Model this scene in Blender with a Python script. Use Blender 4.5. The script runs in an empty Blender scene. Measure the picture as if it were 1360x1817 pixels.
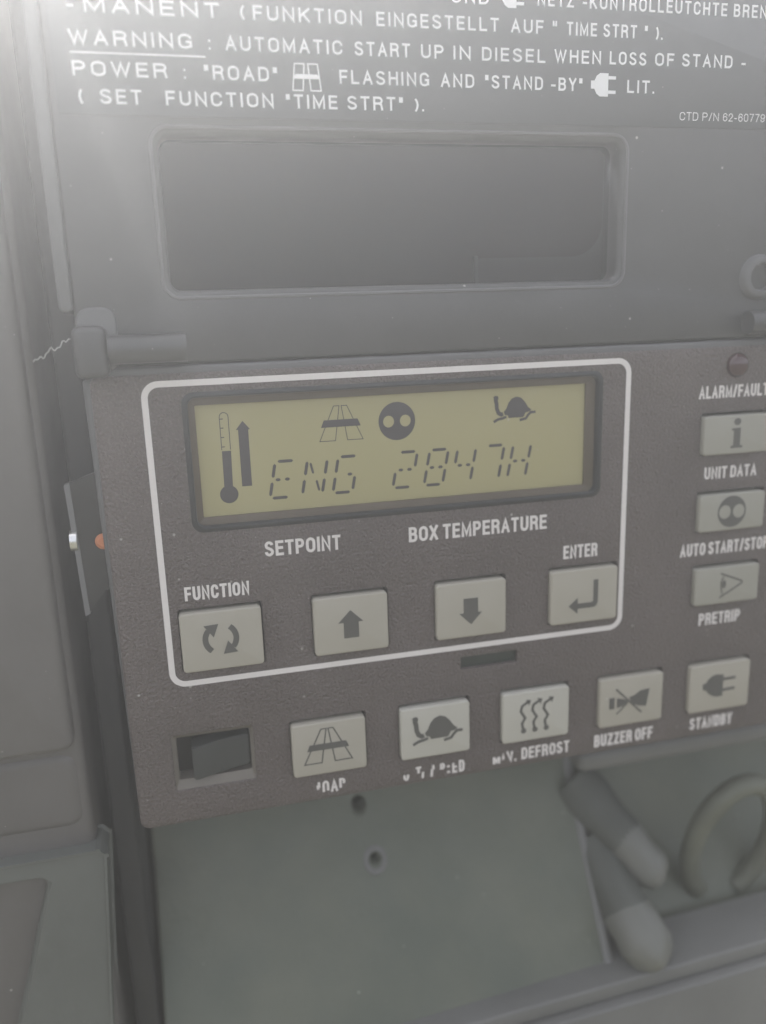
import bpy, bmesh, math, random
from mathutils import Vector, Matrix, noise
random.seed(7)
S = 0.001                      # the scene is laid out in millimetres: x right, z up, y away from the camera; y = 0 is the control panel face
C = bpy.context.scene.collection
R = math.radians

# ------------------------------------------------------------------ camera
cd = bpy.data.cameras.new('camera'); cam = bpy.data.objects.new('camera', cd); C.objects.link(cam)
bpy.context.scene.camera = cam
yaw, pitch, roll = R(13.56), R(13.61), R(-1.95)
fwd = Vector((math.sin(yaw)*math.cos(pitch), math.cos(yaw)*math.cos(pitch), -math.sin(pitch)))
rt = Vector((math.cos(yaw), -math.sin(yaw), 0)); up = rt.cross(fwd)
r2 = math.cos(roll)*rt + math.sin(roll)*up; u2 = -math.sin(roll)*rt + math.cos(roll)*up
cam.matrix_world = Matrix(((r2.x, u2.x, -fwd.x, 8.5*S), (r2.y, u2.y, -fwd.y, -207*S), (r2.z, u2.z, -fwd.z, 14.7*S), (0, 0, 0, 1)))
cd.sensor_fit = 'VERTICAL'; cd.sensor_height = 36; cd.lens = 1450/1817*36
cd.clip_start = 0.01; cd.clip_end = 50
cd.dof.use_dof = True; cd.dof.focus_distance = 0.208; cd.dof.aperture_fstop = 6.3

# ------------------------------------------------------------------ daylight
SUN_AZ, SUN_EL = R(199), R(48)      # high behind the unit, to the upper left of the view
w = bpy.data.worlds.new('World'); bpy.context.scene.world = w; w.use_nodes = True
nt = w.node_tree; nt.nodes.clear()
sky = nt.nodes.new('ShaderNodeTexSky'); sky.sky_type = 'NISHITA'; sky.sun_disc = False
sky.air_density = 0.5; sky.dust_density = 8.0; sky.ozone_density = 0.3
sky.sun_elevation = SUN_EL; sky.sun_rotation = math.pi - SUN_AZ
bg = nt.nodes.new('ShaderNodeBackground'); bg.inputs['Strength'].default_value = 0.15
out = nt.nodes.new('ShaderNodeOutputWorld')
hs_ = nt.nodes.new('ShaderNodeHueSaturation'); hs_.inputs['Saturation'].default_value = 0.35      # desaturated so the skylight is less blue
nt.links.new(sky.outputs[0], hs_.inputs['Color']); 
gtc = nt.nodes.new('ShaderNodeTexCoord'); gsp = nt.nodes.new('ShaderNodeSeparateXYZ'); nt.links.new(gtc.outputs['Generated'], gsp.inputs[0])
gmr = nt.nodes.new('ShaderNodeMapRange'); gmr.inputs[1].default_value = -0.06; gmr.inputs[2].default_value = 0.02; nt.links.new(gsp.outputs['Z'], gmr.inputs[0])
gmx = nt.nodes.new('ShaderNodeMix'); gmx.data_type = 'RGBA'; gmx.inputs['A'].default_value = (0.60, 0.565, 0.42, 1)      # unseen ground below the horizon, added as a warm fill glow
nt.links.new(gmr.outputs[0], gmx.inputs['Factor']); nt.links.new(hs_.outputs[0], gmx.inputs['B']); nt.links.new(gmx.outputs['Result'], bg.inputs['Color']); nt.links.new(bg.outputs[0], out.inputs['Surface'])
sl = bpy.data.lights.new('sun', 'SUN'); sun = bpy.data.objects.new('sun', sl); C.objects.link(sun)
sl.energy = 5.0; sl.angle = R(0.5); sl.color = (1.0, 0.97, 0.93)
sd = Vector((math.sin(SUN_AZ)*math.cos(SUN_EL), -math.cos(SUN_AZ)*math.cos(SUN_EL), math.sin(SUN_EL)))
sun.rotation_euler = sd.to_track_quat('Z', 'Y').to_euler(); sun.location = sd*2
vs = bpy.context.scene.view_settings
vs.view_transform = 'Standard'; vs.look = 'None'; vs.exposure = 2.15; vs.gamma = 1; vs.use_curve_mapping = False

# ------------------------------------------------------------------ materials
def mat(name, col, rough=0.5, spec=0.5, bump=None, mottle=0.0, mscale=60, dust=0.0, metal=0.0, wear=None, second=None, grain=0.0):
    m = bpy.data.materials.new(name); m.use_nodes = True; t = m.node_tree; n = t.nodes; L = t.links
    b = n['Principled BSDF']
    b.inputs['Roughness'].default_value = rough; b.inputs['Specular IOR Level'].default_value = spec; b.inputs['Metallic'].default_value = metal
    tc = n.new('ShaderNodeTexCoord')
    c = n.new('ShaderNodeRGB'); c.outputs[0].default_value = (*col, 1); cur = c.outputs[0]
    def mix(a, fac, colb):
        x = n.new('ShaderNodeMix'); x.data_type = 'RGBA'
        L.new(fac, x.inputs['Factor']); L.new(a, x.inputs['A'])
        if isinstance(colb, tuple): x.inputs['B'].default_value = (*colb, 1)
        else: L.new(colb, x.inputs['B'])
        return x.outputs['Result']
    def noise(sc, det=3, rg=0.6):
        x = n.new('ShaderNodeTexNoise'); x.inputs['Scale'].default_value = sc; x.inputs['Detail'].default_value = det; x.inputs['Roughness'].default_value = rg
        L.new(tc.outputs['Object'], x.inputs['Vector']); return x.outputs['Fac']
    def ramp(v, a, b_, lo=0.0, hi=1.0):
        x = n.new('ShaderNodeMapRange'); x.inputs[1].default_value = a; x.inputs[2].default_value = b_; x.inputs[3].default_value = lo; x.inputs[4].default_value = hi
        L.new(v, x.inputs[0]); return x.outputs[0]
    if mottle:
        cur = mix(cur, ramp(noise(mscale, 4), 0.35, 0.7, 0, mottle), second or tuple(min(1, k*1.6+0.02) for k in col))
        rr = ramp(noise(mscale*2.3, 4), 0.3, 0.7, max(0.05, rough-0.07), min(1, rough+0.07)); L.new(rr, b.inputs['Roughness'])
    if grain: cur = mix(cur, ramp(noise(1500, 2, 0.5), 0.5, 0.68, 0, grain), tuple(min(1, k*2.4+0.03) for k in col))
    if dust:
        for sc, th in ((230, 0.07), (620, 0.06)):
            v = n.new('ShaderNodeTexVoronoi'); v.inputs['Scale'].default_value = sc; L.new(tc.outputs['Object'], v.inputs['Vector'])
            near = ramp(v.outputs['Distance'], th*0.6, th*1.6, 1, 0)
            sep = n.new('ShaderNodeSeparateColor'); L.new(v.outputs['Color'], sep.inputs[0])
            pick = ramp(sep.outputs[0], 1-dust, 1-dust*0.5, 0, 0.75)
            mm = n.new('ShaderNodeMath'); mm.operation = 'MULTIPLY'; L.new(near, mm.inputs[0]); L.new(pick, mm.inputs[1])
            cur = mix(cur, mm.outputs[0], (0.55, 0.53, 0.5))
    L.new(cur, b.inputs['Base Color'])
    if bump:
        sc, dist = bump
        bn = n.new('ShaderNodeBump'); bn.inputs['Strength'].default_value = 1; bn.inputs['Distance'].default_value = dist*S
        L.new(noise(sc, 2, 0.55), bn.inputs['Height']); L.new(bn.outputs[0], b.inputs['Normal'])
    if wear:                          # ink worn away in patches: (noise scale, lower threshold, upper threshold)
        tr = n.new('ShaderNodeBsdfTransparent'); ms = n.new('ShaderNodeMixShader')
        L.new(ramp(noise(wear[0], 2), wear[1], wear[2]), ms.inputs[0]); L.new(tr.outputs[0], ms.inputs[1]); L.new(b.outputs[0], ms.inputs[2])
        L.new(ms.outputs[0], n['Material Output'].inputs['Surface'])
    return m

def film(name, rough, ior, tint):     # clear plastic pane: see-through with a soft surface reflection
    m = bpy.data.materials.new(name); m.use_nodes = True; t = m.node_tree; n = t.nodes; L = t.links
    n.remove(n['Principled BSDF'])
    g = n.new('ShaderNodeBsdfGlossy'); g.inputs['Roughness'].default_value = rough
    tr = n.new('ShaderNodeBsdfTransparent'); tr.inputs['Color'].default_value = (*tint, 1)
    fr = n.new('ShaderNodeFresnel'); fr.inputs['IOR'].default_value = ior
    ms = n.new('ShaderNodeMixShader'); L.new(fr.outputs[0], ms.inputs[0]); L.new(tr.outputs[0], ms.inputs[1]); L.new(g.outputs[0], ms.inputs[2])
    L.new(ms.outputs[0], n['Material Output'].inputs['Surface'])
    return m

M = dict(
    panel=mat('textured_plastic', (0.10, 0.081, 0.075), 0.42, 0.6, (1300, 1.0), 0.4, 25, 0.2, grain=0.25),
    door=mat('door_plastic', (0.045, 0.045, 0.046), 0.42, 0.6, (900, 0.02), 0.3, 30, 0.10),
    hinge=mat('hinge_plastic', (0.04, 0.04, 0.041), 0.33, 0.6, (900, 0.03), 0.3, 60, 0.1),
    rail=mat('rail_plastic', (0.105, 0.105, 0.107), 0.5, 0.5, None, 0.2, 60),
    decal=mat('decal_film', (0.04, 0.044, 0.048), 0.4, 0.6, None, 0.15, 40, 0.05),
    ink=mat('white_ink', (0.78, 0.74, 0.72), 0.6, 0.4, (1900, 0.1), 0.2, 500, second=(0.66, 0.62, 0.6)),
    decal_ink=mat('decal_ink', (0.82, 0.82, 0.82), 0.55, 0.5),
    button=mat('button_plastic', (0.41, 0.385, 0.325), 0.5, 0.5, (1500, 0.02), 0.25, 90, 0.12, second=(0.34, 0.315, 0.25)),
    bright_lit_button=mat('bright_lit_button_plastic', (0.48, 0.465, 0.41), 0.5, 0.5, (1500, 0.02), 0.25, 90, 0.1, second=(0.5, 0.48, 0.41)),  # lighter copy: stronger light on these buttons painted into the colour
    dim_lit_button=mat('dim_lit_button_plastic', (0.34, 0.33, 0.285), 0.5, 0.5, (1500, 0.02), 0.4, 70, 0.2, second=(0.30, 0.29, 0.235)),  # duller copy: weaker light on the right-hand buttons painted into the colour
    symbol=mat('symbol_ink', (0.10, 0.097, 0.088), 0.6, 0.4),
    well=mat('well_shadow_plastic', (0.03, 0.027, 0.022), 0.7, 0.3),
    lcd=mat('lcd_glass', (0.45, 0.415, 0.23), 0.4, 0.4, None, 0.2, 30, 0.05, second=(0.42, 0.41, 0.2)),
    digit=mat('lcd_segment', (0.055, 0.05, 0.06), 0.5, 0.4),
    gasket=mat('black_gasket', (0.018, 0.02, 0.021), 0.5, 0.5, (1500, 0.03)),
    bezel=mat('display_rim', (0.085, 0.062, 0.04), 0.35, 0.5, None, 0.3, 60),
    glass=film('display_film', 0.33, 1.45, (0.97, 0.96, 0.93)),
    smoke=film('smoked_pane', 0.3, 1.3, (0.36, 0.39, 0.43)),
    dark=mat('dark_void', (0.012, 0.013, 0.015), 0.7, 0.3, None, 0.3, 30),
    backing=mat('backing_plastic', (0.075, 0.075, 0.08), 0.6, 0.4),
    housing=mat('housing_paint', (0.115, 0.107, 0.101), 0.5, 0.5, (400, 0.05), 0.35, 20, 0.05),
    gapm=mat('channel_plastic', (0.018, 0.018, 0.019), 0.6, 0.4, None, 0.3, 30),
    lower=mat('green_grey_paint', (0.11, 0.125, 0.098), 0.5, 0.5, (200, 0.2), 0.85, 26, 0.12, second=(0.165, 0.17, 0.13)),
    access=mat('grey_paint', (0.115, 0.122, 0.112), 0.5, 0.5, (300, 0.08), 0.3, 30, 0.05),
    knob=mat('pale_plastic', (0.17, 0.17, 0.155), 0.45, 0.5, (60, 1.0), 0.35, 60, second=(0.17, 0.18, 0.15)),
    sleeve=mat('dark_sleeve', (0.085, 0.09, 0.08), 0.6, 0.4, (60, 1.0), 0.4, 60),
    cable=mat('pale_sleeve', (0.125, 0.13, 0.10), 0.5, 0.5, None, 0.4, 60),
    sill=mat('sill_paint', (0.16, 0.16, 0.155), 0.5, 0.5, (200, 0.1), 0.3, 25),
    metal=mat('dark_metal', (0.02, 0.02, 0.021), 0.35, 0.5, (500, 0.05), 0.3, 80),
    steel=mat('bright_steel', (0.75, 0.75, 0.74), 0.3, 0.5, None, 0.2, 200, metal=1.0),
    orange_spot=mat('orange_spot_paint', (0.55, 0.2, 0.09), 0.5, 0.5),  # colour of the orange light spot beside the panel
    led=mat('red_lens', (0.04, 0.004, 0.006), 0.08, 0.8),
    fibre=mat('white_fibre', (0.6, 0.6, 0.58), 0.8, 0.2),
)

# ------------------------------------------------------------------ builders
def link(name, me, m, parent=None, label=None, smooth=False):
    o = bpy.data.objects.new(name, me); C.objects.link(o)
    if m is not None: me.materials.append(m)
    if parent is not None: o.parent = parent; o.matrix_parent_inverse = Matrix.Translation(-wloc(parent))
    if label: o['label'] = label
    if smooth:
        for p in me.polygons: p.use_smooth = True
    return o
def wloc(o):
    v = Vector(o.location)
    return v
def obj(name, bm, m, parent=None, label=None, smooth=None):
    bmesh.ops.recalc_face_normals(bm, faces=bm.faces)
    for v in bm.verts: v.co *= S
    me = bpy.data.meshes.new(name); bm.to_mesh(me); bm.free()
    o = link(name, me, m, parent, label)
    if smooth:
        for p in me.polygons: p.use_smooth = p.area < 4e-5 and abs(p.normal.y) < 0.985
        me.set_sharp_from_angle(angle=R(smooth))
    return o
def thing(name, label, cat, loc=(0, 0, 0), group=None, kind=None):
    o = bpy.data.objects.new(name, None); C.objects.link(o); o.empty_display_size = 0.01
    o.location = Vector(loc)*S; o['label'] = label; o['category'] = cat
    if group: o['group'] = group
    if kind: o['kind'] = kind
    return o
def tag(o, label, cat, group=None, kind=None):
    o['label'] = label; o['category'] = cat
    if group: o['group'] = group
    if kind: o['kind'] = kind
    return o

def rr(x0, x1, z0, z1, r, n=6):
    r = max(0.02, min(r, (x1-x0)/2-0.01, (z1-z0)/2-0.01)); p = []
    for cx, cz, a0 in ((x1-r, z1-r, 0), (x0+r, z1-r, 90), (x0+r, z0+r, 180), (x1-r, z0+r, 270)):
        for k in range(n+1):
            a = R(a0+90*k/n); p.append((cx+r*math.cos(a), cz+r*math.sin(a)))
    return p
def ring(bm, pts, y): return [bm.verts.new((x, y(x, z) if callable(y) else y, z)) for x, z in pts]
def bridge(bm, a, b, closed=True):
    n = len(a)
    for i in range(n if closed else n-1):
        j = (i+1) % n; bm.faces.new((a[i], a[j], b[j], b[i]))
def edges_of(bm, ringv):
    es = []
    for i in range(len(ringv)):
        a, b = ringv[i], ringv[(i+1) % len(ringv)]
        e = bm.edges.get((a, b)) or bm.edges.new((a, b)); es.append(e)
    return es
def block(bm, x0, x1, z0, z1, r, yf, yb, bev=0.4, n=6, holes=(), steps=2):
    """rounded-rectangle slab: front at yf, back at yb, rounded front edge; holes = (x0,x1,z0,z1,r,depth_y,edge)"""
    prev = ring(bm, rr(x0, x1, z0, z1, r, n), yb); first = prev
    for k in range(steps+1):
        a = R(90*k/steps); ins = bev*(1-math.cos(a)); yy = yf+bev*(1-math.sin(a))
        cur = ring(bm, rr(x0+ins, x1-ins, z0+ins, z1-ins, max(0.02, r-ins), n), yy); bridge(bm, prev, cur); prev = cur
    es = edges_of(bm, prev)
    for hx0, hx1, hz0, hz1, hr, hd, he in holes:
        ro = None
        for k in range(steps+1):
            a = R(90*k/steps); g = he*(1-math.sin(a)); yy = yf+he*(1-math.cos(a))
            cur = ring(bm, rr(hx0-g, hx1+g, hz0-g, hz1+g, hr+g, n), yy)
            if ro is None: es += edges_of(bm, cur)
            else: bridge(bm, ro, cur)
            ro = cur
        bridge(bm, ro, ring(bm, rr(hx0, hx1, hz0, hz1, hr, n), hd))
    if holes: bmesh.ops.triangle_fill(bm, use_beauty=True, use_dissolve=False, edges=es)
    else: bm.faces.new(prev)
def slab(x0, x1, z0, z1, r, yf, yb, bev=0.4, **k):
    bm = bmesh.new(); block(bm, x0, x1, z0, z1, r, yf, yb, bev, **k); return bm
def poly(bm, pts, y, th=0.06):
    a = ring(bm, pts, y); b = ring(bm, pts, y+th); bridge(bm, a, b); bm.faces.new(a)
def ribbon(bm, pts, wd, y, closed=False, th=0.05):
    P = [Vector((p[0], p[1])) for p in pts]; n = len(P); Lf, Rt = [], []
    for i in range(n):
        if closed: a, b = P[i-1], P[(i+1) % n]
        else: a, b = P[max(0, i-1)], P[min(n-1, i+1)]
        if closed or 0 < i < n-1:
            d1 = (P[i]-a).normalized(); d2 = (b-P[i]).normalized(); t = (d1+d2).normalized() if (d1+d2).length > 1e-6 else d1
            nn = Vector((-t.y, t.x)); k = 1/max(0.45, nn.dot(Vector((-d1.y, d1.x))))
        else:
            t = (b-a).normalized(); nn = Vector((-t.y, t.x)); k = 1
        Lf.append(P[i]+nn*k*wd/2); Rt.append(P[i]-nn*k*wd/2)
    A, B = ring(bm, [tuple(p) for p in Lf], y), ring(bm, [tuple(p) for p in Rt], y)
    bridge(bm, A, B, closed)
def circ(cx, cz, rx, rz=None, n=28):
    rz = rz or rx; return [(cx+rx*math.cos(2*math.pi*k/n), cz+rz*math.sin(2*math.pi*k/n)) for k in range(n)]
def arcpts(cx, cz, r, a0, a1, n=12): return [(cx+r*math.cos(R(a0+(a1-a0)*k/n)), cz+r*math.sin(R(a0+(a1-a0)*k/n))) for k in range(n+1)]
def holed(bm, outer, holes, y):
    es = edges_of(bm, ring(bm, outer, y))
    for h in holes: es += edges_of(bm, ring(bm, h, y))
    bmesh.ops.triangle_fill(bm, use_beauty=True, use_dissolve=False, edges=es)
def tube(bm, pts, rad, n=12, cap=True):
    P = [Vector(p) for p in pts]; rads = rad if isinstance(rad, (list, tuple)) else [rad]*len(P); prev = None
    ref = None
    for i, p in enumerate(P):
        t = (P[min(i+1, len(P)-1)]-P[max(i-1, 0)]).normalized()
        if ref is None: ref = t.orthogonal().normalized()
        ref = (ref-t*ref.dot(t)).normalized(); b = t.cross(ref)
        cur = [bm.verts.new(p+(ref*math.cos(2*math.pi*k/n)+b*math.sin(2*math.pi*k/n))*rads[i]) for k in range(n)]
        if prev: bridge(bm, prev, cur)
        elif cap: bm.faces.new(cur)
        prev = cur
    if cap: bm.faces.new(prev)
def rod(bm, a, b, r, rnd=1.0, n=20):
    """cylinder with rounded ends"""
    a, b = Vector(a), Vector(b); d = (b-a).normalized(); pts, rads = [], []
    for k in range(6):
        t = R(90*k/5); pts.append(a+d*(rnd-rnd*math.sin(t))*1.0); rads.append(max(0.05, r-rnd+rnd*math.sin(R(90*k/5)) if False else r-rnd*(1-math.sqrt(max(0, 1-(1-math.sin(t))**2)))))
    for k in range(6):
        t = R(90*(5-k)/5); pts.append(b-d*(rnd-rnd*math.sin(t))); rads.append(max(0.05, r-rnd*(1-math.sqrt(max(0, 1-(1-math.sin(t))**2)))))
    tube(bm, pts, rads, n)

def el(cx, cy, rx, ry, a0, a1, n=7): return [(cx+rx*math.cos(R(a0+(a1-a0)*k/n)), cy+ry*math.sin(R(a0+(a1-a0)*k/n))) for k in range(n+1)]
_TOP = el(.5, .7, .5, .3, 0, 180, 12); _BOT = el(.5, .3, .5, .3, 180, 360, 12)
GLYPHS = {                    # width, strokes in a unit box (capital height 1)
 'A': (.66, [[(0, 0), (.5, 1), (1, 0)], [(.2, .33), (.8, .33)]]),
 'B': (.62, [[(0, 0), (0, 1)], [(.1, 1), (.55, 1)]+el(.6, .765, .34, .235, 90, -90)+[(.1, .53)], [(.55, .53)]+el(.62, .265, .38, .265, 90, -90)+[(.1, 0)]]),
 'C': (.64, [el(.5, .7, .5, .3, -8, 180, 13)+el(.5, .3, .5, .3, 180, 368, 13)]),
 'D': (.64, ['c', [(0, 0), (0, 1), (.45, 1)]+el(.5, .68, .5, .32, 80, 0)+el(.5, .32, .5, .32, 0, -80)+[(.45, 0)]]),
 'E': (.54, [[(1, 1), (0, 1), (0, 0), (1, 0)], [(0, .52), (.9, .52)]]),
 'F': (.52, [[(1, 1), (0, 1), (0, 0)], [(0, .5), (.88, .5)]]),
 'G': (.66, [el(.5, .7, .5, .3, 0, 180, 12)+el(.5, .3, .5, .3, 180, 350, 12)+[(1, .46), (.55, .46)], [(1, .45), (1, 0)]]),
 'H': (.64, [[(0, 0), (0, 1)], [(1, 0), (1, 1)], [(0, .52), (1, .52)]]),
 'I': (.0, [[(0, 0), (0, 1)]]),
 'J': (.5, [[(1, 1), (1, .3)]+el(.5, .3, .5, .3, 0, -180, 10)]),
 'K': (.64, [[(0, 0), (0, 1)], [(1, 1), (.05, .4)], [(.35, .58), (1, 0)]]),
 'L': (.52, [[(0, 1), (0, 0), (1, 0)]]),
 'M': (.80, [[(0, 0), (0, 1), (.5, .1), (1, 1), (1, 0)]]),
 'N': (.66, [[(0, 0), (0, 1), (1, 0), (1, 1)]]),
 'O': (.68, ['c', _TOP+_BOT[:-1]]),
 'P': (.60, [[(0, 0), (0, 1)], [(.1, 1), (.55, 1)]+el(.6, .735, .4, .265, 90, -90)+[(.1, .47)]]),
 'R': (.64, [[(0, 0), (0, 1)], [(.1, 1), (.55, 1)]+el(.6, .75, .38, .25, 90, -90)+[(.1, .5)], [(.62, .5), (.9, .4), (1, 0)]]),
 'S': (.62, [el(.5, .77, .47, .23, 5, 180, 9)+[(.06, .68), (.2, .59), (.8, .43), (.95, .34)]+el(.5, .24, .5, .24, 0, -185, 9)]),
 'T': (.58, [[(0, 1), (1, 1)], [(.5, 1), (.5, 0)]]),
 'U': (.64, [[(0, 1)]+_BOT+[(1, 1)]]),
 'V': (.64, [[(0, 1), (.5, 0), (1, 1)]]),
 'W': (.96, [[(0, 1), (.26, 0), (.5, .95), (.74, 0), (1, 1)]]),
 'X': (.62, [[(0, 0), (1, 1)], [(0, 1), (1, 0)]]),
 'Y': (.62, [[(0, 1), (.5, .45), (1, 1)], [(.5, .47), (.5, 0)]]),
 'Z': (.58, [[(0, 1), (1, 1), (0, 0), (1, 0)]]),
 '0': (.5, ['c', _TOP+_BOT[:-1]]),
 '2': (.5, [[(0, .68)]+el(.5, .7, .5, .3, 175, -20, 10)+[(0, .0), (1, 0)]]),
 '6': (.5, [[(.95, .75)]+el(.5, .72, .48, .28, 20, 180, 9)+el(.5, .3, .5, .3, 180, 360, 12)+el(.5, .32, .5, .28, 0, 170, 9)]),
 '7': (.5, [[(0, 1), (1, 1), (.6, .5), (.35, 0)]]),
 '9': (.5, [[(.05, .25)]+el(.5, .28, .48, .28, 200, 360, 9)+el(.5, .7, .5, .3, 0, 180, 12)+el(.5, .68, .5, .28, 180, 350, 9)]),
 '-': (.3, [[(0, .36), (1, .36)]]), '/': (.34, [[(0, -.02), (1, 1.02)]]),
 '.': (.0, [[(0, 0), (0, .001)]]), ':': (.0, [[(0, 0), (0, .001)], [(0, .62), (0, .621)]]),
 '"': (.16, [[(0, 1), (0, .72)], [(1, 1), (1, .72)]]),
 'a': (.6, [[(.3, .66), (.38, .45)], [(.75, .95), (.8, .62)]]), 'b': (.66, [[(0, .12), (0, .7)]+el(.5, .7, .5, .3, 180, 0, 10)+[(1, .2)]]), 'c': (.64, [[(0, .28), (0, 1)], [(.1, 1), (.5, 1)]+el(.55, .76, .45, .24, 90, -20)]),
 'd': (.6, [el(.5, .3, .5, .3, 165, 375, 10)]), 'e': (.58, [[(0, 1), (1, 1)], [(.5, 1), (.5, .55)]]), 'f': (.2, [[(.7, .4), (.3, 0)]]), 'g': (.4, [[(.2, .0), (.4, .55)], [(.9, .95), (1, .7)]]),
 'h': (.55, [[(0, .55), (0, .95)]+el(.5, .76, .5, .22, 120, -70)]), 'i': (.4, [[(0, .66), (.35, .66)], [(0, .08), (.5, .08)]]), 'j': (.5, [[(0, .8), (0, 0), (1, 0)], [(.1, .5), (.9, .5)]]),
 'k': (.8, [[(0, 0), (0, .55)], [(.15, .5), (.5, .12), (.85, .5)], [(1, 0), (1, .5)]]), 'l': (.5, [[(.3, .35), (.5, .75), (.75, .4)]]), 'm': (.6, [[(0, .95), (.75, 0), (1, .9)]]),
 '(': (.42, [el(1.3, .45, 1.3, .72, 130, 230, 8)]), ')': (.42, [el(-.3, .45, 1.3, .72, 50, -50, 8)]),
}
def words(bm, s, x0, x1, zb, h, y, wt=0.185, gap=0.17):
    """add block lettering: left x0, right x1, baseline zb, capital height h, stroke weight and letter gap as shares of h"""
    t = wt*h; fixed = 0; flex = 0
    for i, ch in enumerate(s):
        if ch == ' ': flex += .2*h
        else: flex += GLYPHS[ch][0]*h; fixed += t
        if i < len(s)-1: flex += gap*h
    k = (x1-x0-fixed)/max(flex, 1e-6) if flex else 1
    x = x0; n = 0
    for ch in s:
        if ch == ' ': x += (.2+gap)*h*k; continue
        gw, st = GLYPHS[ch]; wd = gw*h*k; closed = st[0] == 'c'
        for q in (st[1:] if closed else st):
            pts = [(x+t/2+u*wd, zb+t/2+v*(h-t)) for u, v in q]
            cl = [pts[0]]
            for p in pts[1:]:
                if (Vector(p)-Vector(cl[-1])).length > 0.004*h or ch in '.:': cl.append(p)
            if not closed:
                e = 0 if ch in '()CSG' else t/2
                for ia, ib in ((0, 1), (-1, -2)):
                    d = (Vector(cl[ia])-Vector(cl[ib])).normalized(); cl[ia] = tuple(Vector(cl[ia])+d*e)
            ribbon(bm, cl, t, y-0.012*(n % 3), closed); n += 1
        x += wd+t+gap*h*k

# ------------------------------------------------------------------ the setting behind everything
bm = bmesh.new(); block(bm, -160, 320, -420, 128, 1, 75, 85, 0.3)
tag(obj('wall', bm, M['gapm']), 'dark inner back wall of the unit behind the panels', 'wall', kind='structure')

# ------------------------------------------------------------------ scattering air added to stand in for lens glare
hm = bpy.data.materials.new('glare_air'); hm.use_nodes = True; hn = hm.node_tree; hn.nodes.remove(hn.nodes['Principled BSDF'])
pv = hn.nodes.new('ShaderNodeVolumePrincipled'); pv.inputs['Color'].default_value = (0.93, 0.95, 0.97, 1); pv.inputs['Density'].default_value = 0.64; pv.inputs['Anisotropy'].default_value = 0.72
hn.links.new(pv.outputs[0], hn.nodes['Material Output'].inputs['Volume'])
bm = bmesh.new(); bmesh.ops.create_cube(bm, size=1)
for v in bm.verts: v.co = Vector((85+v.co.x*540, -70+v.co.y*350, -150+v.co.z*600))
tag(obj('glare_haze', bm, hm), 'thin bright veil added in front of the unit, standing in for lens glare', 'glare_haze', kind='stuff')

# ------------------------------------------------------------------ control panel
PX0, PX1, PZ0, PZ1 = -12.3, 215, -119.9, 2.6
cp = thing('control_panel', 'dark textured control panel with amber display, pale buttons and white captions', 'control panel', (100, 0, -120))
COL = [(3.0, 24.1), (37.9, 58.5), (72.5, 93.2), (107.0, 128.2)]
BT = []                                     # name, x0, x1, top, bottom
for (a, b) in COL: BT.append((a, b, -58.9, -75.2))
for a, b in ((29.9, 50.9), (61.1, 82.0), (92.2, 113.5), (123.7, 145.1), (154.6, 176.0)): BT.append((a, b, -94.9, -110.8))
for t_, b_ in ((-17.2, -28.6), (-40.5, -51.8), (-63.3, -75.0)): BT.append((154.3, 176.5, t_, b_))
holes = []
for a, b, t_, b_ in BT: holes.append((a-0.25, b+0.45, b_-0.25, t_+0.9, 0.8, 3, 0.15))
holes.append((9.4, 121.4, -36.9, -3.4, 1.8, 3.2, 0.35))          # display opening
holes.append((-2.0, 19.7, -109.6, -93.4, 0.8, 6, 0.5))         # rocker opening
holes.append((79.9, 97.3, -85.6, -81.8, 0.5, 2.5, 0.15))        # little slot
bm = bmesh.new(); block(bm, PX0, PX1, PZ0, PZ1, 2.6, 0, 26, 1.0, holes=holes, steps=4, n=8)
obj('faceplate', bm, M['panel'], cp, smooth=40)
bm = slab(-14.0, -11.0, PZ0+1.2, 1.8, 0.9, 0.9, 22, 1.3, steps=4)
for v in bm.verts: v.co.x += 1.7*(1.8-v.co.z)/121
obj('side_band', bm, M['rail'], cp, smooth=50)
bm = bmesh.new(); block(bm, PX0+2, PX1-2, PZ0+2, PZ1-2, 2, 6, 24, 0.2); obj('backing_plate', bm, M['well'], cp)
bm = bmesh.new(); block(bm, 79.7, 97.5, -85.8, -81.6, 0.3, 1.6, 3, 0.1); obj('slot_window', bm, mat('slot_lens', (0.035, 0.045, 0.038), 0.4), cp, 'small dark oblong slot below the white outline')
bm = bmesh.new(); y = -0.1
o_ = rr(-0.8, 130.9, -79.4, 0.75, 4.2, 10); i_ = rr(0.75, 129.35, -77.85, -0.8, 2.7, 10)
a, b = ring(bm, o_, y), ring(bm, i_, y); bridge(bm, a, b)
obj('outline', bm, M['ink'], cp, 'rounded white line around the display and four buttons')

# display: gasket, rim, screen, film
bm = bmesh.new()
pr = [(0.0, -0.35), (0.3, -0.5), (0.7, -0.35), (0.85, 0.4), (0.85, 2.6)]
last = None
for ins, yy in [(-0.7, 0.05)]+pr:
    cur = ring(bm, rr(8.7+ins+0.4, 122.2-ins-0.4, -37.8+ins+0.4, -2.6-ins-0.4, 2.6-ins*0.6, 8), yy)
    if last: bridge(bm, last, cur)
    last = cur
obj('display_gasket', bm, M['gasket'], cp, smooth=50)
bm = bmesh.new()
a = ring(bm, rr(9.6, 121.6, -36.9, -3.4, 1.4, 8), 1.6); b = ring(bm, rr(11.6, 118.4, -34.7, -5.9, 0.3, 8), 2.3); c2 = ring(bm, rr(11.6, 118.4, -34.7, -5.9, 0.3, 8), 3.2); bridge(bm, a, b); bridge(bm, b, c2)
obj('display_rim', bm, M['bezel'], cp)
LY = 2.95
bm = bmesh.new(); block(bm, 11.0, 119.2, -35.2, -5.3, 0.2, 3.0, 4.5, 0.05)
scr = obj('display_screen', bm, M['lcd'], cp, 'amber display reading ENG 2847H with small symbols above')
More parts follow.
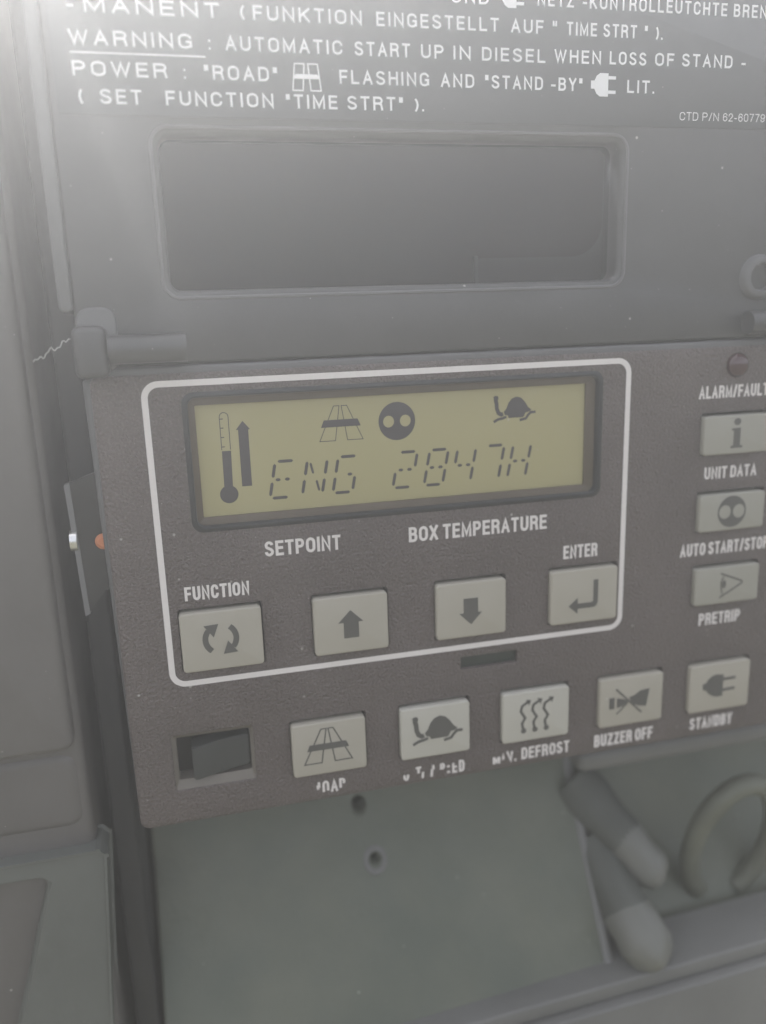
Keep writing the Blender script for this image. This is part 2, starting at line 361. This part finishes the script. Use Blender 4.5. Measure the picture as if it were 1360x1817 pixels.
# characters: sixteen-segment strokes on a slanted cell
def seg(bm, p0, p1, wd):
    p0, p1 = Vector(p0), Vector(p1); d = (p1-p0).normalized(); nn = Vector((-d.y, d.x)); e = wd/2
    L = (p1-p0).length; g = 0.28
    if L < 2*g+wd: g = 0.1
    q = [p0+d*g, p0+d*(g+e)+nn*e, p1-d*(g+e)+nn*e, p1-d*g, p1-d*(g+e)-nn*e, p0+d*(g+e)-nn*e]
    poly(bm, [tuple(v) for v in q], LY, 0.03)
def glyph(bm, ch, x, zb=-31.2, h=9.6, wd=5.3):
    sl_ = 0.20
    def p(u, v): return (x+u*wd+sl_*v*h, zb+v*h)
    t = 0.8
    SG = {'a': ((0.06, 1), (0.94, 1)), 'f': ((0, 0.97), (0, 0.53)), 'b': ((1, 0.97), (1, 0.53)), 'e': ((0, 0.47), (0, 0.03)), 'c': ((1, 0.47), (1, 0.03)), 'd': ((0.06, 0), (0.94, 0)),
          'g': ((0.08, 0.5), (0.46, 0.5)), 'h': ((0.54, 0.5), (0.92, 0.5)), 'm': ((0.14, 0.93), (0.42, 0.56)), 'n': ((0.58, 0.44), (0.86, 0.07))}
    use = {'E': 'afedgh', 'N': 'febcmn', 'G': 'afedch', '2': 'abghed', '8': 'abcdefgh', '4': 'fbghc', '7': 'abc', 'H': 'febcgh'}[ch]
    for k in use: seg(bm, p(*SG[k][0]), p(*SG[k][1]), t*(0.75 if k in 'mn' else 1))
bm = bmesh.new()
for ch, x in (('E', 28.9), ('N', 37.4), ('G', 45.6), ('2', 62.1), ('8', 70.9), ('4', 78.9), ('7', 87.2), ('H', 95.2)): glyph(bm, ch, x)
obj('characters', bm, M['digit'], scr, 'dark segmented characters ENG 2847H')
def road_pts(bm, x0, x1, zt, zb, tw, y, lw, bar):
    cx = (x0+x1)/2; gi = (x1-x0)*0.14
    ribbon(bm, [(cx-tw/2, zt), (cx-tw*0.08, zt), (cx-gi, zb), (x0, zb)], lw, y, True)
    ribbon(bm, [(cx+tw*0.08, zt), (cx+tw/2, zt), (x1, zb), (cx+gi, zb)], lw, y, True)
    b0, b1, bt, bb = bar
    poly(bm, [(b0, bb), (b1, bb), (b1-0.8, bt), (b0+0.8, bt)], y-0.04, 0.03)
def tortoise(bm, ox, oz, k, y):
    P = lambda L: [(ox+a*k, oz+b*k) for a, b in L]
    shell = [(3.4, -5.2), (3.1, -4.4), (3.9, -3.5), (4.6, -1.8), (5.6, -0.7), (7.0, -0.2), (8.4, -0.6), (9.5, -1.7), (10.6, -3.4), (11.6, -4.2), (10.9, -4.7), (9.8, -4.9), (9.3, -5.9), (8.9, -6.2), (4.6, -6.2), (4.4, -5.5)]
    poly(bm, P(shell), y)
    ribbon(bm, P([(0.55, -0.6), (0.9, -1.9), (1.0, -3.4), (1.5, -4.6), (2.3, -5.1), (2.9, -4.9)]), 1.15*k, y-0.03)
    poly(bm, P([(-0.1, 0.0), (0.5, 0.35), (1.3, 0.2), (1.5, -0.5), (1.2, -1.0), (0.2, -0.9)]), y-0.05, 0.02)
    ribbon(bm, P([(3.9, -5.8), (2.6, -6.2), (1.4, -6.4), (0.0, -7.1)]), 0.75*k, y-0.03)
    ribbon(bm, P([(12.9, -4.9), (11.4, -4.9), (10.6, -5.6), (9.9, -6.6), (8.0, -7.0)]), 0.75*k, y-0.03)
def fan_disc(bm, cx, cz, rx, rz, er, ed, y): holed(bm, circ(cx, cz, rx, rz, 40), [circ(cx-ed, cz, er, er*1.05, 20), circ(cx+ed, cz, er, er*1.05, 20)], y)
bm = bmesh.new()
ribbon(bm, [(17.5, -17.6)]+arcpts(18.6, -9.2, 1.1, 180, 0, 8)+[(19.7, -17.6)], 0.2, LY, False)
poly(bm, [(17.5, -17.9), (19.8, -17.9), (19.6, -27.2), (17.4, -27.2)], LY)
poly(bm, circ(18.5, -29.2, 2.35), LY-0.04)
for zz in (-9.7, -12.0, -14.4, -16.8): ribbon(bm, [(17.55, zz), (18.35, zz)], 0.25, LY-0.03)
obj('thermometer_symbol', bm, M['digit'], scr)
bm = bmesh.new(); poly(bm, [(23.2, -10.5), (21.4, -12.7), (21.95, -12.7), (21.95, -27.4), (24.5, -27.4), (24.5, -12.7), (25.0, -12.7)], LY); obj('arrow_symbol', bm, M['digit'], scr)
bm = bmesh.new(); road_pts(bm, 42.8, 54.4, -8.1, -17.2, 3.5, LY, 0.2, (43.3, 53.9, -11.7, -13.6)); obj('road_symbol', bm, M['digit'], scr)
bm = bmesh.new(); fan_disc(bm, 63.8, -13.1, 5.05, 5.1, 1.5, 2.3, LY); obj('disc_symbol', bm, M['digit'], scr)
bm = bmesh.new(); tortoise(bm, 91.2, -8.3, 0.96, LY); obj('tortoise_symbol', bm, M['digit'], scr)
bm = bmesh.new()
n_ = 16
g0 = [[bm.verts.new((9.7+111.8*i/n_, 0.75-0.35*math.sin(math.pi*i/n_)*math.sin(math.pi*j/8), -36.8+33.3*j/8)) for i in range(n_+1)] for j in range(9)]
for j in range(8):
    for i in range(n_): bm.faces.new((g0[j][i], g0[j][i+1], g0[j+1][i+1], g0[j+1][i]))
obj('display_film', bm, M['glass'], cp, smooth=60)

# buttons
def button(i, label):
    a, b, t_, b_ = BT[i]
    bm = bmesh.new(); block(bm, a, b, b_, t_, 1.0, -1.5, 5.5, 0.45, steps=3)
    return obj('button', bm, M[{5: 'bright_lit_button', 6: 'bright_lit_button', 9: 'dim_lit_button', 10: 'dim_lit_button', 11: 'dim_lit_button'}.get(i, 'button')], cp, label, smooth=40)
BY = -1.58
def sym(par, bm, name='symbol'): return obj(name, bm, M['symbol'], par)
b = button(0, 'pale button with two curved arrows, below FUNCTION'); bm = bmesh.new()
ribbon(bm, arcpts(13.2, -66.6, 4.0, 232, 140, 10), 1.5, BY); ribbon(bm, arcpts(13.2, -66.6, 4.0, 52, -40, 10), 1.5, BY)
poly(bm, [(9.0, -62.6), (12.8, -62.4), (11.4, -66.0)], BY-0.05, 0.02); poly(bm, [(17.4, -70.7), (13.6, -70.9), (15.0, -67.3)], BY-0.05, 0.02); sym(b, bm)
b = button(1, 'pale button with upward arrow, below SETPOINT'); bm = bmesh.new()
poly(bm, [(48.0, -62.9), (44.5, -66.4), (46.0, -66.4), (46.0, -70.9), (50.2, -70.9), (50.2, -66.4), (51.5, -66.4)], BY); sym(b, bm)
b = button(2, 'pale button with downward arrow, below BOX TEMPERATURE'); bm = bmesh.new()
poly(bm, [(80.4, -63.6), (84.7, -63.6), (84.7, -67.9), (85.9, -67.9), (82.6, -71.4), (79.1, -67.9), (80.4, -67.9)], BY); sym(b, bm)
b = button(3, 'pale button with bent return arrow, below ENTER'); bm = bmesh.new()
poly(bm, [(120.4, -62.4), (121.9, -62.4), (121.9, -69.4), (121.5, -70.3), (120.6, -70.8), (115.5, -70.8), (115.4, -72.3), (112.6, -69.8), (115.4, -67.4), (115.5, -69.2), (119.9, -69.2), (120.4, -68.8)], BY); sym(b, bm)
b = button(4, 'pale button with road symbol, above the worn ROAD caption'); bm = bmesh.new()
road_pts(bm, 33.1, 46.7, -96.8, -107.1, 3.4, BY, 0.36, (34.0, 45.9, -101.3, -103.2)); sym(b, bm)
b = button(5, 'pale button with tortoise symbol, coloured as the brightest lit of the bottom row'); bm = bmesh.new(); tortoise(bm, 64.6, -97.9, 1.17, BY); sym(b, bm)
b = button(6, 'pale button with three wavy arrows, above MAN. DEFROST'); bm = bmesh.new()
for k in range(3):
    dx = 3.65*k
    ribbon(bm, [(98.7+dx, -107.0), (98.3+dx, -104.8), (99.3+dx, -103.2), (97.9+dx, -100.9), (98.3+dx, -99.2), (100.0+dx, -98.2)], 0.8, BY)
    poly(bm, [(99.5+dx, -97.3), (101.1+dx, -97.6), (100.5+dx, -99.3)], BY-0.05, 0.02); poly(bm, circ(98.8+dx, -107.3, 0.85, None, 12), BY-0.05, 0.02)
sym(b, bm)
b = button(7, 'pale button with crossed-out horn symbol, above BUZZER OFF'); bm = bmesh.new()
poly(bm, [(126.7, -101.1), (128.6, -101.1), (128.6, -104.8), (126.9, -104.8)], BY)
poly(bm, [(129.3, -101.4), (131.6, -102.0), (133.4, -102.9), (131.6, -104.2), (129.4, -104.7)], BY)
poly(bm, [(133.6, -101.6), (135.4, -101.2), (137.2, -99.9), (140.4, -99.6), (139.4, -105.4), (137.0, -105.0), (135.4, -104.3), (134.2, -103.6)], BY)
ribbon(bm, [(129.0, -98.4), (137.9, -107.3)], 0.55, BY-0.06); ribbon(bm, [(129.3, -106.7), (133.0, -103.4)], 0.45, BY-0.04); sym(b, bm)
b = button(8, 'pale button with plug symbol, above STANDBY'); bm = bmesh.new()
poly(bm, [(159.0, -101.3), (160.2, -101.0), (161.0, -99.8), (162.2, -98.9), (163.6, -98.5), (166.3, -98.8), (166.3, -106.1), (163.8, -106.1), (162.4, -105.5), (161.2, -104.7), (160.3, -103.4), (159.2, -103.2)], BY)
ribbon(bm, [(166.3, -100.4), (170.7, -100.3)], 0.9, BY-0.03); ribbon(bm, [(166.3, -104.1), (170.6, -103.9)], 0.9, BY-0.03); sym(b, bm)
b = button(9, 'pale button with letter i, above UNIT DATA'); bm = bmesh.new()
poly(bm, circ(165.1, -19.1, 1.15, 1.05, 18), BY); poly(bm, [(163.4, -21.0), (166.3, -20.9), (166.3, -26.0), (167.2, -26.2), (167.2, -26.8), (163.2, -26.8), (163.2, -26.2), (164.1, -26.0), (164.1, -21.7), (163.4, -21.6)], BY); sym(b, bm)
b = button(10, 'pale button with round two-holed disc, above AUTO START/STOP'); bm = bmesh.new(); fan_disc(bm, 165.2, -46.0, 4.8, 4.8, 2.0, 2.35, BY); sym(b, bm)
b = button(11, 'pale button with eye symbol, above PRETRIP'); bm = bmesh.new()
ribbon(bm, [(162.8, -65.2), (170.4, -68.3), (170.4, -69.0), (162.8, -73.0)], 0.5, BY); ribbon(bm, [(163.9, -66.2), (163.2, -68.0), (163.2, -70.0), (163.8, -71.8)], 0.35, BY-0.03)
poly(bm, circ(164.2, -68.8, 0.6, 1.3, 14), BY-0.05, 0.02); sym(b, bm)

# captions
CAP = [('SETPOINT', 26.3, 46.5, -46.0, 4.1), ('BOX TEMPERATURE', 65.4, 106.0, -46.0, 4.2), ('FUNCTION', 5.0, 21.6, -55.8, 3.8), ('ENTER', 111.3, 122.1, -55.7, 4.0),
       ('ALARM/FAULT', 152.8, 175.8, -12.1, 3.6), ('UNIT DATA', 156.1, 173.8, -35.9, 3.6), ('AUTO START/STOP', 149.4, 180.0, -59.2, 3.9), ('PRETRIP', 157.2, 171.7, -82.0, 3.9),
       ('STANDBY', 156.2, 171.6, -117.3, 4.0), ('BUZZER OFF', 122.9, 143.1, -117.7, 4.1)]
for s, x0, x1, zb, h in CAP:
    bm = bmesh.new(); words(bm, s, x0, x1, zb, h, -0.09); obj('caption', bm, M['ink'], cp, 'white printed caption reading '+s)
bm = bmesh.new(); words(bm, 'DEFROST', 98.8, 114.6, -117.6, 3.9, -0.09)
for ch, x0, x1 in (('k', 89.6, 92.0), ('l', 92.3, 93.6), ('m', 94.0, 96.1), ('.', 96.5, 97.2)): words(bm, ch, x0, x1, -117.7, 3.8, -0.09)
obj('caption', bm, M['ink'], cp, 'white caption MAN. DEFROST with its first letters rubbed away')
bm = bmesh.new()
for ch, x0, x1 in (('d', 61.8, 63.6), ('e', 65.6, 67.3), ('f', 67.3, 68.2), ('g', 69.9, 71.4), ('h', 73.0, 74.6), ('i', 75.2, 76.3), ('j', 76.8, 78.4), ('D', 78.9, 80.7)): words(bm, ch, x0, x1, -118.2, 3.9, -0.09)
obj('caption', bm, M['ink'], cp, 'white caption CITY SPEED almost rubbed away')
bm = bmesh.new()
for ch, x0, x1 in (('a', 36.0, 37.5), ('b', 37.9, 39.9), ('A', 40.3, 42.4), ('c', 42.8, 44.6)): words(bm, ch, x0, x1, -117.7, 3.9, -0.09)
obj('caption', bm, M['ink'], cp, 'white caption ROAD rubbed away at its edges')

# warning lamp, rocker switch
bm = bmesh.new(); prev = None
for k in range(7):
    a = R(90*k/6); cur = ring(bm, circ(164.7, -2.9, 3.5*math.cos(a)+0.02), -2.6*math.sin(a)-0.05)
    if prev: bridge(bm, prev, cur)
    prev = cur
bm.faces.new(prev); obj('indicator_lamp', bm, M['led'], cp, 'dark red domed lamp above ALARM/FAULT', smooth=60)
sw = bmesh.new(); a = ring(sw, rr(-2.0, 19.7, -109.6, -93.4, 0.8), 0.3); b = ring(sw, rr(-0.9, 18.8, -107.2, -94.6, 0.6), 1.4); c2 = ring(sw, rr(-0.9, 18.8, -107.2, -94.6, 0.6), 6); bridge(sw, a, b); bridge(sw, b, c2)
swf = obj('rocker_switch', sw, mat('switch_frame', (0.17, 0.152, 0.13), 0.5, 0.5, (1200, 0.04)), cp, 'dark rocker switch set into the lower left corner')
bm = bmesh.new(); prof = [(3.0, 5.9), (3.0, -0.6), (4.2, -0.9), (9.0, 0.6), (12.0, 1.1), (18.4, 1.3), (18.4, 5.9)]
lo = [(x, yy, -107.0+max(0, (x-3)*0.09)) for x, yy in prof]; hi = [(x, yy, -97.3+max(0, (x-3)*0.06)) for x, yy in prof]
A_ = [bm.verts.new(p) for p in lo]; B_ = [bm.verts.new(p) for p in hi]; bridge(bm, A_, B_); bm.faces.new(A_); bm.faces.new(B_[::-1])
bmesh.ops.bevel(bm, geom=[e for e in bm.edges], offset=0.35, segments=2, affect='EDGES')
obj('rocker', bm, mat('rocker_plastic', (0.04, 0.043, 0.042), 0.45, 0.5, None, 0.2, 60), swf, smooth=40)
# hinge knuckle on the panel's top left corner
bm = bmesh.new(); block(bm, -14.6, -7.0, 2.2, 14.3, 2.0, -5.0, 12, 1.6, steps=4); obj('hinge_knuckle', bm, M['hinge'], cp, smooth=50)
bm = bmesh.new(); block(bm, -8.5, 215, 1.0, 4.2, 1.2, 0.4, 20, 0.8, steps=3); obj('top_lip', bm, M['rail'], cp, smooth=50)

# ------------------------------------------------------------------ hinged door above
dr = thing('hinged_door', 'dark plastic door swung up above the panel, with a window and warning text', 'panel door', (100, 2, 4))
bm = bmesh.new(); block(bm, -14.0, 230, 4.6, 128, 1.5, 0.6, 12, 0.9, holes=[(8.6, 126.0, 21.7, 56.2, 2.6, 9.5, 1.9)], steps=3, n=8)
obj('door_plate', bm, M['door'], dr, smooth=45)
bm = bmesh.new(); block(bm, -17.0, -13.9, 17.5, 128, 1.2, -0.6, 12, 0.8, steps=3); obj('edge_rail', bm, M['rail'], dr, smooth=45)
bm = bmesh.new(); block(bm, -13.7, -4.6, 3.6, 18.4, 3.2, -0.2, 10, 0.7, steps=3); obj('hinge_leaf', bm, M['rail'], dr, smooth=45)
bm = bmesh.new(); rod(bm, (-6.8, -2.6, 8.6), (11.0, -2.6, 8.6), 3.4, 1.4); obj('hinge_barrel', bm, M['hinge'], dr, smooth=50)
bm = bmesh.new(); rod(bm, (165.6, -2.0, 8.9), (186, -2.0, 8.9), 3.2, 1.4); obj('hinge_barrel', bm, M['hinge'], dr, smooth=50)
# window: rim, smoked pane, backing with rounded opening
bm = bmesh.new(); last = None
for ins, yy in ((0, 0.55), (0.25, 0.2), (0.7, 0.25), (0.9, 0.6)):
    cur = ring(bm, rr(6.4+ins, 128.2-ins, 19.5+ins, 58.4-ins, 4.6-ins, 8), yy)
    if last: bridge(bm, last, cur)
    last = cur
obj('window_rim', bm, M['rail'], dr, smooth=50)
bm = bmesh.new(); block(bm, 8.4, 126.2, 21.5, 56.4, 2.0, 6.6, 7.4, 0.1); obj('window_pane', bm, M['smoke'], dr)
bm = bmesh.new(); holed(bm, rr(0, 131, 16, 62, 1), [[(3, 18), (87.8, 18), (87.8, 28.4), (116.6, 28.4)]+arcpts(116.6, 37.4, 9, -90, 0, 10)+[(125.6, 58.5), (3, 58.5)]], 9.2)
obj('window_backing', bm, M['backing'], dr)
bm = bmesh.new(); block(bm, 87.8, 89.0, 21.8, 29.0, 0.3, 8.4, 9.0, 0.1); obj('backing_rib', bm, M['rail'], dr)
bm = bmesh.new(); block(bm, 2, 140, 15, 65, 1, 22, 24, 0.1); obj('window_back_plate', bm, M['dark'], dr)
# screw boss
bm = bmesh.new(); last = None
for r_, yy in ((6.3, 0.6), (5.8, -1.0), (4.9, -1.5), (3.9, -1.3), (3.4, 0.2), (3.4, 2.5)):
    cur = ring(bm, circ(170.2, 21.3, r_), yy)
    if last: bridge(bm, last, cur)
    last = cur
bm.faces.new(last); obj('screw_boss', bm, M['rail'], dr, smooth=50)
# decal
bm = bmesh.new(); block(bm, -12.2, 230, 59.9, 124, 0.6, 0.3, 0.58, 0.1); dec = obj('warning_decal', bm, M['decal'], dr, 'dark grey sticker printed with white warning text', smooth=40)
DY = 0.24; bm = bmesh.new(); W_ = lambda s, x0, x1, z, h=3.05: words(bm, s, x0, x1, z, h, DY, 0.165, 0.3)
W_('UND', 79.5, 89.0, 86.4); W_('NETZ"-KONTROLLEUTCHTE BRENN', 101.7, 169.5, 86.8)
W_('-', -7.9, -6.6, 80.6); W_('MANENT', -4.4, 24.6, 80.6); W_('(FUNKTION', 29.2, 57.4, 80.6); W_('EINGESTELLT', 60.9, 91.6, 80.6); W_('AUF', 94.8, 103.4, 80.6); W_('"', 105.8, 107.0, 80.6); W_('TIME STRT', 109.6, 129.0, 80.6); W_('" ).', 131.2, 136.4, 80.6)
W_('WARNING', -8.3, 18.0, 74.1); W_(':', 21.6, 22.3, 74.1); W_('AUTOMATIC', 25.4, 52.5, 74.1); W_('START', 55.4, 69.0, 74.1); W_('UP', 71.7, 77.4, 74.1); W_('IN', 79.9, 84.3, 74.1); W_('DIESEL', 87.2, 104.0, 74.1); W_('WHEN', 106.4, 119.2, 74.3); W_('LOSS', 121.6, 132.0, 74.4); W_('OF', 134.5, 140.0, 74.5); W_('STAND', 142.3, 157.3, 74.6); W_('-', 160.0, 161.3, 74.6)
W_('POWER', -8.2, 12.0, 67.9); W_(':', 15.6, 16.4, 67.9); W_('"ROAD"', 20.2, 36.8, 67.9); W_('FLASHING', 51.5, 73.6, 67.9); W_('AND', 76.6, 85.2, 67.9); W_('"STAND', 88.0, 103.4, 67.9); W_('-BY"', 105.6, 114.2, 67.9); W_('LIT.', 126.8, 134.6, 67.9)
W_('(', -7.5, -6.0, 62.3); W_('SET', -3.0, 6.0, 62.3); W_('FUNCTION', 11.2, 35.6, 62.3); W_('"TIME STRT"', 38.5, 66.9, 62.3); W_(').', 69.1, 72.2, 62.3)
obj('lettering', bm, M['decal_ink'], dec, 'white printed warning text in German and English')
bm = bmesh.new(); words(bm, 'CTD P/N 62-60779', 142.4, 168.3, 61.7, 2.0, DY, 0.1, 0.2); obj('part_number', bm, M['decal_ink'], dec, 'small thin white part number text')
bm = bmesh.new(); ribbon(bm, [(-8.3, 72.6), (20.8, 72.6)], 0.35, DY); obj('underline', bm, M['decal_ink'], dec)
bm = bmesh.new(); road_pts(bm, 40.3, 47.0, 71.9, 66.2, 5.4, DY, 0.32, (40.3, 47.0, 69.7, 68.7)); obj('road_symbol', bm, M['decal_ink'], dec)
def plug(x, z, k):
    bm = bmesh.new(); P = lambda L: [(x+a*k, z+b*k) for a, b in L]
    poly(bm, P([(0, 0.9), (0.9, 0.9), (1.5, 2.0), (2.4, 2.6), (4.6, 2.6), (4.6, -2.6), (2.4, -2.6), (1.5, -2.0), (0.9, -0.9), (0, -0.9)]), DY)
    ribbon(bm, P([(4.6, 1.6), (6.6, 1.6)]), 0.75*k, DY-0.03); ribbon(bm, P([(4.6, -1.6), (6.6, -1.6)]), 0.75*k, DY-0.03); return obj('plug_symbol', bm, M['decal_ink'], dec)
plug(116.6, 69.6, 1.05); plug(91.6, 88.6, 1.0)

# ------------------------------------------------------------------ left side of the unit
hs = thing('side_housing', 'grey painted housing along the left of the panel, with a raised plate', 'housing', (-60, 3, -117))
bm = bmesh.new(); block(bm, -140, -25.0, -300, 128, 2, 5, 40, 2.5, steps=4); obj('housing_frame', bm, M['housing'], hs, smooth=45)
bm = bmesh.new(); block(bm, -140, -26.6, -93.6, 127, 3, 0.2, 8, 2.2, steps=4); obj('raised_plate', bm, M['housing'], hs, smooth=45)
bm = bmesh.new(); block(bm, -140, -26.0, -119, -95.2, 5, 4.2, 9, 3.6, steps=5); obj('lower_lip', bm, M['housing'], hs, smooth=50)
bm = bmesh.new(); block(bm, -21.5, -15.0, -240, 127, 1, 14, 40, 1.0, steps=3); obj('channel_strip', bm, M['gapm'], hs, smooth=45)
ap = thing('access_plate', 'flat grey plate at the lower left with a slanted recess', 'cover plate', (-50, 3, -200))
def prism(pts, yf, yb, m, name, par, bev=0.6, label=None, hole=None, hd=None):
    bm = bmesh.new(); f_ = ring(bm, pts, yf); k_ = ring(bm, pts, yb); bridge(bm, f_, k_); bm.faces.new(k_[::-1])
    if hole:
        h0 = ring(bm, hole, yf); h1 = ring(bm, hole, hd); bridge(bm, h0, h1); bm.faces.new(h1)
        bmesh.ops.triangle_fill(bm, use_beauty=True, edges=edges_of(bm, f_)+edges_of(bm, h0))
    else: bm.faces.new(f_)
    if bev: 
        es = [e for e in bm.edges if len(e.link_faces) == 2 and e.calc_face_angle(0) > 0.4]
        bmesh.ops.bevel(bm, geom=es, offset=bev, segments=3, affect='EDGES')
    return obj(name, bm, m, par, label, smooth=40)
prism([(-140, -124.0), (-24.0, -124.0), (-22.0, -126.0), (-26.4, -185), (-31, -260), (-140, -260)], 1.5, 12, M['access'], 'plate', ap, 0.7,
      hole=[(-140+2, -130.2), (-39.4, -130.2), (-37.6, -132.0), (-50.4, -174), (-73, -258), (-138, -258)], hd=5.5)
bm = bmesh.new(); tube(bm, [(-45.4, 5.6, -139.3), (-45.4, 5.2, -139.3)], [1.5, 1.3], 20); obj('screw_hole', bm, M['well'], ap)

lt = thing('latch_plate', 'dark metal latch plate beside the left edge of the panel', 'latch', (-17, -1, -57))
prism([(-20.4, -23.2), (-14.0, -21.0), (-9.0, -21.0), (-9.0, -50), (-14.4, -51.5), (-19.4, -57.6), (-20.0, -56.0)], 3.0, 4.4, M['metal'], 'plate', lt, 0.3)
prism([(-21.2, -23.6), (-19.9, -23.0), (-18.7, -57.2), (-19.9, -57.8)], 2.6, 5.2, mat('highlight_edge_metal', (0.16, 0.16, 0.165), 0.4), 'highlight_edge', lt, 0.15)  # paler strip: highlight along the latch edge put into the colour
bm = bmesh.new(); rod(bm, (-21.3, 3.4, -37.8), (-19.6, 3.4, -37.8), 2.6, 0.8); obj('screw', bm, M['steel'], lt, smooth=50)
bm = bmesh.new(); tube(bm, [(-13.5, 3.4, -38.6), (-13.5, 2.6, -38.6), (-13.5, 2.0, -38.6)], [2.2, 2.0, 1.2], 16); o = obj('light_spot', bm, M['orange_spot'], lt, 'small orange disc painted in for a spot of light')
bm = bmesh.new(); pts = []
for k in range(25):
    t = k/24; pts.append((-23.8+8.6*t, -1.2+0.5*math.sin(9*t), 6.6+4.9*t+0.55*math.sin(17*t)*math.sin(3*t)+0.3*math.sin(41*t)))
tube(bm, pts, 0.11, 6); tag(obj('thread', bm, M['fibre'], None, smooth=80), 'thin frayed white thread caught beside the hinge knuckle', 'thread')

# ------------------------------------------------------------------ below the panel
DZ, DYY = -214+157.5, 4-38                       # the lower panel slopes forward going down
def slope_y(z, off=0.0): return 38+(z+157.5)*DYY/DZ+off
def sloped(x0, x1, z0, z1, r, th, off, m, name, par, bev=1.2, label=None, holes=()):
    bm = bmesh.new(); block(bm, x0, x1, z0, z1, r, 0, th, bev, steps=3, holes=holes)
    for v in bm.verts: v.co.y = slope_y(v.co.z, off+v.co.y)
    return obj(name, bm, m, par, label, smooth=45)
lp = thing('lower_panel', 'sloping green-grey metal panel with two holes below the control panel', 'metal panel', (60, 4, -214))
def on_slope(x, y_, off=0.0): return x, y_
sloped(-13.5, 135, -232, -128, 3, 12, 0, M['lower'], 'plate', lp, holes=[(53.6, 58.8, -154.2, -148.6, 2.6, 8, 0.5), (57.6, 61.0, -168.8, -165.4, 1.7, 5, 0.8)])
rim = bmesh.new(); last = None
for r_, yy in ((4.2, -0.05), (3.6, -0.7), (2.8, -0.7), (2.2, 0.3), (2.2, 2.5)):
    cur = ring(rim, circ(59.3, -167.1, r_), yy)
    if last: bridge(rim, last, cur)
    last = cur
for v in rim.verts: v.co.y = slope_y(v.co.z, v.co.y)
obj('grommet', rim, M['sill'], lp, smooth=50)
sloped(134.0, 137.5, -232, -128, 1, 12, -0.7, M['sill'], 'folded_edge', lp)
cpn = thing('switch_compartment', 'recessed compartment to the right of the sloping panel', 'compartment', (180, 4, -214))
sloped(138, 330, -240, -128, 3, 4, 16, M['lower'], 'floor_plate', cpn)
bm = bmesh.new(); block(bm, 128, 330, -139, -131, 3, 18, 40, 3, steps=4); obj('upper_lip', bm, M['sill'], cpn, smooth=45)
def boot(pts, rads, label):
    def part(p, q, m, par):
        bm = bmesh.new(); tube(bm, p, q, 28)
        for v in bm.verts: v.co += Vector((noise.noise(v.co*0.11), noise.noise(v.co*0.13+Vector((9, 2, 4))), noise.noise(v.co*0.12+Vector((3, 7, 1)))))*1.5
        return obj('cable_boot' if par is None else 'tip', bm, m, par, smooth=60)
    o = tag(part(pts[:7], rads[:7], M['sleeve'], None), label, 'cable boot')
    part(pts[5:], [rads[5]*0.98, rads[6]*1.02]+rads[7:], M['knob'], o)  # tip coloured paler than the boot body
def capsule(a, b, r0, r1, n=8):
    a, b = Vector(a), Vector(b); d = (b-a).normalized(); L = (b-a).length; P, Q = [], []
    for k in range(n+1):
        t = k/n; P.append(a+d*t*(L-r1)); Q.append(r0+(r1-r0)*t)
    for k in range(1, 8):
        t = R(90*k/7); P.append(b-d*r1+d*r1*math.sin(t)); Q.append(max(0.1, r1*math.cos(t)))
    return P, Q
boot(*capsule((138, 44, -158), (160.5, 16, -186), 10.5, 7.5), 'pale rounded cable boot, the upper one of the pair')
boot(*capsule((141, 34, -178), (149, -2, -205), 9.0, 9.0), 'pale rounded cable boot, the lower and nearer one of the pair')
bm = bmesh.new(); pts = []
for k in range(33):
    a = R(235-300*k/32); pts.append((193+17*math.cos(a), 22-6*math.sin(a), -180+27*math.sin(a)))
tube(bm, pts, 3.8, 14); tag(obj('cable_loop', bm, M['cable'], None, smooth=60), 'pale looped cable in the compartment at lower right', 'cable')

# front sill across the bottom right
sb = thing('front_sill', 'grey metal sill running along the bottom right', 'sill', (150, 0, -215))
def bar(x0, x1, z0, z1, yf, yb, m, name, tilt=2.6, bev=1.0):
    bm = bmesh.new(); block(bm, x0, x1, z0, z1, 1.2, yf, yb, bev, steps=3)
    for v in bm.verts: v.co.z += (v.co.x-140)*math.tan(R(tilt))
    return obj(name, bm, m, sb, smooth=45)
bar(-10, 330, -212.6, -206.6, -1, 20, M['sill'], 'upper_bar')
bar(-10, 330, -330, -213.2, -4, 20, M['sill'], 'lower_plate')
